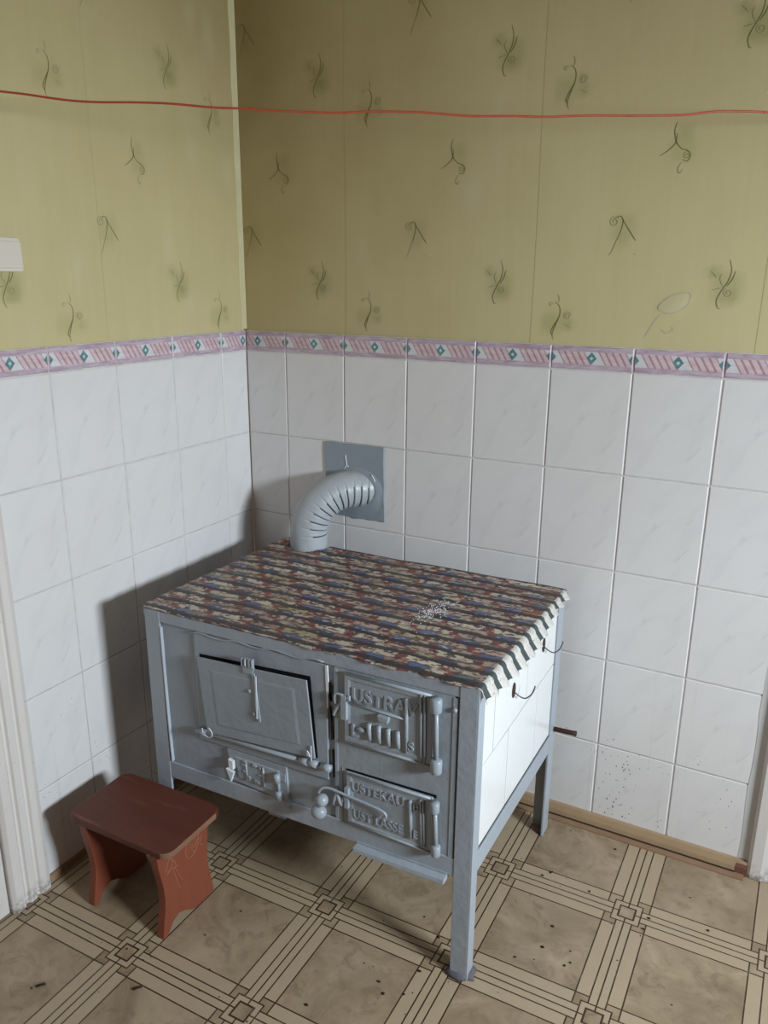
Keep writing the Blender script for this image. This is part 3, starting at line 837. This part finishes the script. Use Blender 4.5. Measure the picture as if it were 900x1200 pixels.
# firebox door
FD = ((.5575, .6735), (.760, .672), (.762, .510), (.5575, .508))
mb = MB(); door_panel(mb, lambda a, b, h: F(*lerp_quad(*FD, a, b), .0005 + h), .045, -.0018, .0055, .08)
fdoor = sb(mb, 'firebox_door', m_cast, bevel=.0012)
mb = MB()
text_mesh(mb, 'USTRAV', .5745, .6135, .043, .004, .0026, .98)
text_mesh(mb, 'L', .5745, .5300, .040, .004, .0045, .9); text_mesh(mb, 'S', .7080, .532, .030, .004, .0045, 1)
for s in (.617, .640, .662, .684): mb.tube([F(s, .570, .006), F(s + .001, .550, .007), F(s + .002, .531, .006)], .0052, 10)
ridge(mb, [(.702, .650), (.704, .525)], .0042, .005)
for s in (.735, .7435): ridge(mb, [(s, .668), (s + .002, .513)], .003, .0055)
ridge(mb, [(.560, .606), (.63, .6035), (.70, .602)], .0028, .005)
for a, b in (((.5590, .6720), (.757, .6705)), ((.5590, .5100), (.757, .5115))): ridge(mb, [a, b], .0035, .0048)
mb.ball(F(.5985, .549, .006), .008, (1.3, .6, .8))
sb(mb, 'lettering', m_cast, fdoor)
mb = MB(); mb.prism([(.640, .600), (.667, .599), (.665, .585), (.643, .586)], .005, .016, F); sb(mb, 'knob', m_cast, fdoor, .002)
mb = MB()
FB(mb, .553, .5665, .566, .622, .004, .015); mb.tube([F(.5665, .612, .012), F(.574, .617, .013), F(.572, .625, .010)], .003, 8)
mb.tube(smooth_path([F(.556, .622, .010), F(.540, .6225, .011), F(.5365, .612, .011), F(.5375, .598, .010)], 4), .0028, 8)
mb.tube(smooth_path([F(.553, .602, .008), F(.545, .592, .010), F(.537, .579, .010), F(.533, .569, .009)], 4), .0042, 8, rad=None)
mb.tube(smooth_path([F(.553, .590, .008), F(.551, .578, .010), F(.548, .571, .009)], 4), .0036, 8)
sb(mb, 'latch', m_cast, fdoor, .001)
def hinge(parent, top, bot, h, r):
    mb = MB()
    for (s, z) in (top, bot):
        mb.tube([F(s, z + h / 2, .012), F(s, z + h / 2 - .003, .012), F(s, z - h / 2 + .003, .012), F(s, z - h / 2, .012)], r, 14, rad=[r * .8, r, r, r * .8])
        FB(mb, s - .016, s + .004, z - h * .35, z + h * .35, .002, .008)
    mb.tube([F(top[0], top[1], .011), F(bot[0], bot[1], .011)], .0048, 10)
    mb.tube([F(top[0] - .0085, top[1] - .02, .006), F(bot[0] - .0085, bot[1] + .02, .006)], .0022, 8)
    return sb(mb, 'hinge', m_cast, parent)
hinge(fdoor, (.7705, .656), (.7745, .518), .032, .0125)

# ash door
AD = ((.561, .4355), (.766, .437), (.776, .299), (.5655, .304))
mb = MB(); mb.prism([(.558, .439), (.772, .4415), (.772, .434), (.560, .432)], -.0004, .0004, F); sb(mb, 'door_gap', m_gap, cfront)
mb = MB(); door_panel(mb, lambda a, b, h: F(*lerp_quad(*AD, a, b), .0012 + h), .05, -.0018, .0055, .07)
adoor = sb(mb, 'ash_door', m_cast, bevel=.0012)
mb = MB()
text_mesh(mb, 'USTEKAU', .5735, .3935, .030, .005, .0024, 1.0)
text_mesh(mb, 'UST LASSE', .5775, .3245, .031, .005, .0024, .86)
ridge(mb, [(.7155, .414), (.718, .322)], .0042, .006)
for s in (.7395, .7455): ridge(mb, [(s, .424), (s + .004, .312)], .0026, .0065)
text_mesh(mb, 'U', .7225, .392, .024, .005, .0040, .8); text_mesh(mb, 'E', .7245, .326, .026, .005, .0040, .8)
ridge(mb, [(.5635, .432), (.762, .434)], .003, .006); ridge(mb, [(.568, .308), (.770, .303)], .0032, .006)
sb(mb, 'lettering', m_cast, adoor)
mb = MB()
FB(mb, .5615, .5705, .349, .399, .006, .016)
mb.tube(smooth_path([F(.500, .372, .024), F(.508, .3850, .022), F(.525, .3885, .018), F(.566, .3830, .016), F(.610, .3775, .014), F(.648, .3725, .014), F(.660, .367, .014), F(.662, .359, .013), F(.655, .353, .013)], 5), .0032, 9)
lev = sb(mb, 'latch', m_cast, adoor)
mb = MB(); mb.ball(F(.5115, .3600, .028), .0150); mb.ball(F(.5045, .3290, .030), .0165, (1.15, 1, 1)); mb.tube([F(.5115, .36, .028), F(.5045, .329, .03)], .008, 10)
o = sb(mb, 'handle', m_cast, adoor); tag(o, 'double ball handle')
mb = MB(); mb.tube(smooth_path([F(.530, .345, .010), F(.536, .362, .014), F(.541, .380, .012)], 4), .0045, 8); mb.tube(smooth_path([F(.541, .380, .012), F(.549, .360, .014), F(.553, .350, .010)], 4), .0045, 8); mb.tube(smooth_path([F(.553, .350, .010), F(.556, .366, .012), F(.560, .374, .008)], 4), .004, 8)
sb(mb, 'catch', m_cast, cfront)
hinge(adoor, (.774, .4205), (.779, .3165), .026, .0105)
# ash drawer lip under the front and the little block left of it
mb = MB(); mb.prism([(-.020, .2435), (.03, .2435), (.03, .262), (-.0025, .262), (-.0025, .2545), (-.018, .2545)], .583, .802, lambda p, q, t: S(t, p, q))
o = sb(mb, 'ash_drawer', m_rail, bevel=.0015)
mb = MB(); mb.box(.583, .802, .03, .40, .2435, .266, S); sb(mb, 'drawer_tray', m_rail, o)
mb = MB(); mb.box(.335, .385, .012, .060, .236, .2665, S); sb(mb, 'bracket', m_rail, bevel=.002)

# ------------------------------------------------------------------ tablecloth on the stove
PCX, PCY, PR = .286, -.108, .0545
cu_, cv_ = 124, 84
mb = MB(); vs = []; uvs = []
nf = 10
from mathutils import noise as mn_
for j in range(cv_ + 1):
    for i in range(cu_ + 1):
        s = -.004 + (W + .004) * i / cu_; d = -.004 + (D + .006) * j / cv_
        if j == 0: d += (.0025 * math.sin(s * 37) + .0015 * math.sin(s * 91)) * min(1, max(0, (s - .35) / .15)) + .001 * math.sin(s * 140)
        x, y, z = S(s, d, SZ + .0045)
        z += .0022 * mn_.noise(Vector((s * 9, d * 14, .3))) + .0016 * math.sin(d / 0.052 * 2 * PI)
        r = math.hypot(x - PCX, y - PCY)
        z += .010 * max(0, 1 - abs(r - .075) / .03) * (1 if y > PCY - .03 and x < PCX else .2)      # rucked up round the flue
        z = max(z, SZ + .0022)
        if j < 2: z -= .003 * (2 - j) / 2 * min(1, max(0, (s - .3) / .2))
        vs.append((x, y, z)); uvs.append((s, d))
base_n = len(vs)
fs = []
for j in range(cv_):
    for i in range(cu_):
        q = (j * (cu_ + 1) + i, j * (cu_ + 1) + i + 1, (j + 1) * (cu_ + 1) + i + 1, (j + 1) * (cu_ + 1) + i)
        if min(math.hypot(vs[k][0] - PCX, vs[k][1] - PCY) for k in q) < PR + .0015: continue
        fs.append(q)
# hanging hem on the right
row0 = [j * (cu_ + 1) + cu_ for j in range(cv_ + 1)]
prev = row0
for k in range(1, nf + 1):
    cur = []
    for j in range(cv_ + 1):
        t = j / cv_; d = uvs[row0[j]][1]
        tooth = (d / 0.052) % 1
        Lh = .026 + .022 * math.sin(PI * min(1, t * 1.15 + .06)) - .006 * t
        Lh += .007 * (tooth - .5)
        a = math.radians(22 + 34 * min(1, k / 4)) - math.radians(10) * t
        out = .006 * math.cos(2 * PI * (tooth - .65)) * k / nf
        l = Lh * k / nf
        bx, by, bz = vs[row0[j]]
        vs.append((bx + l * math.cos(a) + out * .7 + .001, by, bz - l * math.sin(a) + out * .3)); uvs.append((.8555 + l, d)); cur.append(len(vs) - 1)
    for j in range(cv_): fs.append((prev[j], cur[j], cur[j + 1], prev[j + 1]))
    prev = cur
mb.add(vs, fs, 0, uvs, smooth=True)
cl = mb.build('tablecloth', m_cloth, root=S(W / 2, D / 2, SZ))
sm = cl.modifiers.new('Solidify', 'SOLIDIFY'); sm.thickness = .0012; sm.offset = 1
tag(cl, 'multicoloured patterned oilcloth covering the top of the grey stove', 'tablecloth')

# white ash spilt on the cloth
random.seed(11); mb = MB()
for k in range(260):
    a = random.gauss(0, 1); b = random.gauss(0, 1)
    s = .625 + .006 * a + .014 * b; d = .285 + .030 * a - .010 * b
    r = random.uniform(.0006, .0015)
    mb.ball(S(s, d, SZ + .0085 + r * .3), r, (1.2, 1, .6), 6, 4)
o = mb.build('spilt_ash', m_ash, root=S(.6, .2, SZ + .007)); tag(o, 'sprinkle of white ash crumbs on the patterned cloth', 'ash', kind='stuff')

# ------------------------------------------------------------------ flue
pipe = thing('stovepipe', (PCX, PCY, SZ), 'grey ribbed flue elbow running from the stove top into the tiled wall', 'stovepipe')
PROOT = Vector((PCX, PCY, SZ))
B0 = Vector((PCX, PCY, SZ + .0015)); endp = Vector((.384, -.004, .876))
h = Vector((endp.x - B0.x, endp.y - B0.y, 0)); hl = h.length; h.normalize(); hl += .048
straight = .040; R = endp.z - B0.z - straight
cen = B0 + Vector((0, 0, straight)) + h * min(R, hl)
nring, nseg = 220, 56
vs = []; total = straight + R * PI / 2 + max(0, hl - R)
rx = min(R, hl)
def centre(t):
    l = t * total
    if l < straight: return B0 + Vector((0, 0, l)), Vector((0, 0, 1))
    a = (l - straight) / R
    if a > PI / 2:
        return cen + Vector((0, 0, R)) + h * (l - straight - R * PI / 2), h.copy()
    return cen + Vector((0, 0, R * math.sin(a))) - h * (rx * math.cos(a)), (Vector((0, 0, math.cos(a))) * R + h * math.sin(a) * rx).normalized()
side_v = h.cross(Vector((0, 0, 1))).normalized()
npl = 12
for i in range(nring + 1):
    t = i / nring; c, tan = centre(t); inn = side_v.cross(tan).normalized()   # points to the inside or outside of the bend
    if inn.dot(cen - c) < 0: inn = -inn
    ph = (t * total - straight * .85) / (total - straight * 1.2) * npl
    fr = ph - math.floor(ph)
    for k in range(nseg):
        a = 2 * PI * k / nseg
        w = max(0, math.cos(a) + .62) / 1.62                       # pleats only on the inner side
        r = PR
        if 0 < ph < npl:
            r -= w ** .6 * (.0085 * math.exp(-((fr - .5) / .085) ** 2)) - w * .0012 * (1 - abs(2 * fr - 1))
        r *= 1 + .012 * mn_.noise(Vector((k * .3, i * .06, 1)))
        p_ = c + (inn * math.cos(a) + side_v * math.sin(a)) * r
        if p_.y > -.002: p_ -= h * ((p_.y + .002) / h.y)
        vs.append(p_)
fs = [(i * nseg + k, i * nseg + (k + 1) % nseg, (i + 1) * nseg + (k + 1) % nseg, (i + 1) * nseg + k) for i in range(nring) for k in range(nseg)]
mb = MB(); mb.add(vs, fs + [tuple(range(nseg))], 0, smooth=True)
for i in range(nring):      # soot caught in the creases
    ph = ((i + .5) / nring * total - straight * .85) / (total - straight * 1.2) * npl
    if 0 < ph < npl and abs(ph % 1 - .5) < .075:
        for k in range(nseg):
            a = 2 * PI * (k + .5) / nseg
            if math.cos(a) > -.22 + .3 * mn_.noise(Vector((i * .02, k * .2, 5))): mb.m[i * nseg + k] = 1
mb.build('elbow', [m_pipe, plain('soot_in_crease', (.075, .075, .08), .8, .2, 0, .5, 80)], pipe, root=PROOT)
# painted plate round the hole in the wall
mb = MB(); random.seed(5)
def rag(a, b, n, amp=.0016):
    return [(a[0] + (b[0] - a[0]) * k / n + random.uniform(-amp, amp), a[1] + (b[1] - a[1]) * k / n + random.uniform(-amp, amp)) for k in range(n)]
poly = rag((.281, .787), (.481, .786), 10) + rag((.481, .786), (.476, 1.007), 10, .001) + rag((.476, 1.007), (.280, 1.0055), 12, .0012) + rag((.280, 1.0055), (.281, .787), 10, .001)
mb.prism(poly, -.001, .0058, lambda p, q, t: (p, -t, q))
pl = mb.build('wall_plate', m_plate, pipe, .0015, PROOT)
mb = MB()
ex, ez = endp.x + h.x / h.y * .0, endp.z
rx_, rz_ = PR / h.y, PR
rr = [1 + .03 * math.sin(k * 1.05) + .02 * math.sin(k * 2.3) for k in range(48)]
vs = []
for f, yy in ((1.22, -.0056), (1.12, -.0085), (1.02, -.0125), (.93, -.0130)):
    for k in range(48):
        a = 2 * PI * k / 48; q = f if f < 1.03 else 1 + (f - 1) * (1 + 2.2 * max(0, math.sin(-a - .3)) * rr[k]) * rr[k]
        vs.append((ex + rx_ * q * math.cos(a), yy, ez + rz_ * q * math.sin(a)))
mb.add(vs, [(j * 48 + k, j * 48 + (k + 1) % 48, (j + 1) * 48 + (k + 1) % 48, (j + 1) * 48 + k) for j in range(3) for k in range(48)], 0, smooth=True)
mb.build('mortar_collar', m_plate, pipe, root=PROOT)
mb = MB(); 
mb.tube(smooth_path([(.350, -.0064, .972), (.353, -.0064, .955), (.354, -.0066, .941), (.345, -.0066, .930)], 4), .0016, 6); mb.tube([(.354, -.0066, .942), (.362, -.0066, .939)], .0014, 6)
o = mb.build('paint_run', m_chip, pipe, root=PROOT); tag(o, 'pale brush mark above the pipe')
mb = MB(); mb.tube(smooth_path([(.440, -.0105, .925), (.452, -.0095, .905), (.456, -.0085, .880), (.454, -.0085, .862)], 5), .0018, 6)
o = mb.build('paint_run', m_chip, pipe, root=PROOT); tag(o, 'pale brush mark beside the pipe end')

# ------------------------------------------------------------------ little stool
stx, sty = .263, -.796
stool = thing('step_stool', (stx, sty, 0), 'low red-brown wooden footstool with carved end boards beside the stove', 'stool')
STR = Vector((stx, sty, 0)); ROT = math.radians(1.0)
def T(x, y, z):
    c, s_ = math.cos(ROT), math.sin(ROT); return (stx + x * c - y * s_, sty + x * s_ + y * c, z)
# seat: rounded plank
hx, hy, rc = .156, .098, .027
pts = []
for cx, cy, a0 in ((hx - rc, hy - rc, 0), (-hx + rc, hy - rc, 90), (-hx + rc, -hy + rc, 180), (hx - rc, -hy + rc, 270)):
    for k in range(7):
        a = math.radians(a0 + 15 * k); pts.append((cx + rc * math.cos(a), cy + rc * math.sin(a)))
mb = MB(); mb.prism(pts, .2275, .2445, lambda p, q, t: T(p, q, t))
for f in range(2, len(pts) + 2):
    i = f - 2
    if 22 <= i <= 27: mb.m[f] = 1
mb.build('seat', [m_seat, m_bare], stool, .003, STR)
# worn bare edge is the same plank; end boards with waisted outline
edgeL = [(.092, .2275), (.090, .195), (.084, .165), (.078, .130), (.076, .10), (.079, .07), (.086, .035), (.092, .0)]
edgeR = [(.080, .2275), (.078, .195), (.074, .165), (.070, .130), (.070, .10), (.073, .07), (.080, .035), (.086, .0)]
bottom = [(.018, .0), (.004, .006), (-.018, .022), (-.040, .032), (-.060, .024), (-.074, .008), (-.079, .0)]
prof = edgeR + bottom + [(-a - .003, b) for a, b in edgeL[::-1]]
for xo, out in ((.113, 1), (-.106, -1)):
    mb = MB(); mb.prism(prof, xo - .011, xo + .011, lambda p, q, t: T(t, p, q))
    lg = mb.build('leg', m_leg, stool, .0025, STR)
    mb = MB(); xf = xo + out * .0112
    def C(P, r=.0012): mb.tube([T(xf, p, q) for p, q in cr(P, 5)], r, 6)
    C([(-.072, .168), (-.066, .188), (-.056, .200)]); C([(-.070, .160), (-.052, .178), (-.050, .196)]); C([(-.060, .200), (-.044, .182), (-.040, .165)])
    C([(-.055, .172), (-.046, .150), (-.040, .120), (-.030, .095)]); C([(-.044, .165), (-.034, .140), (-.022, .112)]); C([(-.050, .165), (-.030, .162)])
    C([(.002, .196), (-.006, .176), (.000, .158), (.016, .152), (.030, .160)]); C([(.010, .190), (.014, .172), (.028, .158), (.040, .176)])
    C([(.044, .198), (.036, .180), (.022, .172), (.016, .184)]); C([(.052, .186), (.044, .166), (.056, .156)]); C([(.020, .200), (.030, .186), (.044, .182)])
    o = mb.build('carving', m_carve, lg, root=STR); tag(o, 'worn pale carved sprig')
mb = MB(); mb.prism([(-.094, .227), (.101, .227), (.101, .175), (-.094, .175)], -.010, .010, lambda p, q, t: T(p, t, q)); mb.build('stretcher', m_leg, stool, .002, STR)

# ------------------------------------------------------------------ red cord
camP = Vector((1.53002159, -1.95525248, 1.46848234))
px = [(-40, 101), (-14, 105), (0, 107), (30, 110.5), (60, 115), (90, 118.5), (120, 119.8), (160, 120), (200, 121.5), (250, 126), (283, 127.2), (330, 130), (370, 131.7), (400, 132.2), (430, 130.8), (470, 131), (500, 132), (530, 134.5), (560, 136.2), (600, 136), (640, 137), (670, 136), (700, 135.4), (750, 135.6), (800, 134.8), (825, 132), (845, 130.4), (880, 130.6), (900, 131.5), (916, 132)]
YAW, PITCH, ROLL = -.4940, -.28579, .0079089
yaw, pitch, roll = -0.49412490820179744, -0.2857909941190584, 0.007908864843566541
fw = Vector((math.sin(yaw) * math.cos(pitch), math.cos(yaw) * math.cos(pitch), math.sin(pitch)))
rt = Vector((math.cos(yaw), -math.sin(yaw), 0)); up = rt.cross(fw)
rt2 = math.cos(roll) * rt + math.sin(roll) * up; up2 = -math.sin(roll) * rt + math.cos(roll) * up
FPX = 932.723
# the cord is stretched from the left wall to the back wall, in the upright plane through its two nails
QA, QB = Vector((0.030, -.952, 0)), Vector((1.70, -.004, 0)); pn = Vector((QB.y - QA.y, -(QB.x - QA.x), 0)).normalized()
P = []
for x, y in px:
    d = fw + rt2 * ((x - 450) / FPX) - up2 * ((y - 600) / FPX)
    t = (QA - camP).dot(pn) / d.dot(pn); p = camP + d * t; P.append(p)
P = [p for p in P if p.x > .034 and p.y < -.004]
ta, tb = P[0] - P[1], P[-1] - P[-2]
P = [P[0] + ta.normalized() * (P[0].x - .020) / max(.3, -ta.normalized().x)] + P + [P[-1] + tb.normalized() * ((.004 - P[-1].y) / max(.2, tb.normalized().y))]
mb = MB(); mb.tube(smooth_path(P, 4), .0020, 8)
o = mb.build('cord', m_cord); tag(o, 'thin red cord stretched across the corner high on the wallpaper', 'cord')

# ------------------------------------------------------------------ light switch
sw = thing('light_switch', (0, -.806, 1.509), 'cream plastic light switch at the left edge of the wallpaper', 'light switch')
SWR = Vector((0, -.806, 1.509))
mb = MB(); mb.prism([(-.040, -.034), (.036, -.034), (.0395, -.030), (.038, .026), (.033, .035), (-.040, .035)], -.008, .018, lambda p, q, t: (t, -.806 + p, 1.509 + q)); mb.build('housing', m_switch, sw, .004, SWR, 3)
mb = MB(); mb.prism([(-.036, -.0265), (.0345, -.0265), (.034, .0265), (-.036, .0265)], .017, .0235, lambda p, q, t: (t + .02 * abs(q) * 0, -.806 + p, 1.509 + q)); mb.build('rocker', m_switch, sw, .0015, SWR)

# ------------------------------------------------------------------ crumbs on the floor
random.seed(21); mb = MB()
spots = [(.56, -.92), (.62, -.87), (.39, -.98), (.9, -.75), (1.3, -.72), (1.2, -.5), (1.1, -.25), (1.35, -.3), (1.0, -.9), (.75, -.95)]
for k in range(90):
    if k < 60: x, y = random.uniform(.1, 1.5), random.uniform(-1.15, -.05)
    else:
        a = random.choice(spots); x, y = a[0] + random.gauss(0, .03), a[1] + random.gauss(0, .03)
    if y > -.045 or abs(x - 1.02) < .05 and abs(y + .64) < .05 or abs(x - 1.02) < .06 and y > -.15: continue
    if .06 < x < .45 and -.92 < y < -.68: continue
    r = random.choice([.001, .0012, .0015, .002, .0028]); mb.ball((x, y, r * .55), r, (random.uniform(.8, 1.8), random.uniform(.8, 1.4), .55), 7, 5)
for x, y in ((.243, -1.108), (.43, -1.013)):
    mb.tube([(x - .006, y - .008, .0022), (x, y, .0026), (x + .006, y + .007, .0022)], .0022, 7)
o = mb.build('floor_crumbs', m_crumb); tag(o, 'dark crumbs and grit strewn over the beige linoleum', 'crumbs', kind='stuff')

# ------------------------------------------------------------------ light
def area(name, loc, target, sx, sy, power, color, spread=180):
    L = bpy.data.lights.new(name, 'AREA'); L.shape = 'RECTANGLE'; L.size = sx; L.size_y = sy; L.energy = power; L.color = color; L.spread = math.radians(spread)
    o = bpy.data.objects.new(name, L); COL.objects.link(o); o.location = loc
    o.rotation_euler = (Vector(target) - Vector(loc)).to_track_quat('-Z', 'Z').to_euler(); return o
area('window_daylight', (ROOM_X - .02, (WY0 + WY1) / 2, (WZ0 + WZ1) / 2), (0, -.42, .15), .30, .60, 66, (.79, .91, 1.0), 112)
wd = bpy.data.worlds.new('World'); scene.world = wd; wd.use_nodes = True
bg = wd.node_tree.nodes['Background']; bg.inputs[0].default_value = (1.0, .66, .42, 1); bg.inputs[1].default_value = .18

# ------------------------------------------------------------------ camera
cam = bpy.data.cameras.new('camera'); co = bpy.data.objects.new('camera', cam); COL.objects.link(co)
cam.sensor_fit = 'VERTICAL'; cam.sensor_height = 36; cam.sensor_width = 27; cam.lens = FPX / 1200 * 36; cam.clip_start = .02
Mx = Matrix((rt2, up2, -fw)).transposed().to_4x4(); Mx.translation = camP; co.matrix_world = Mx
scene.camera = co
vs_ = scene.view_settings; vs_.view_transform = 'Standard'; vs_.look = 'None'; vs_.gamma = 1; vs_.exposure = -.71; vs_.use_curve_mapping = False
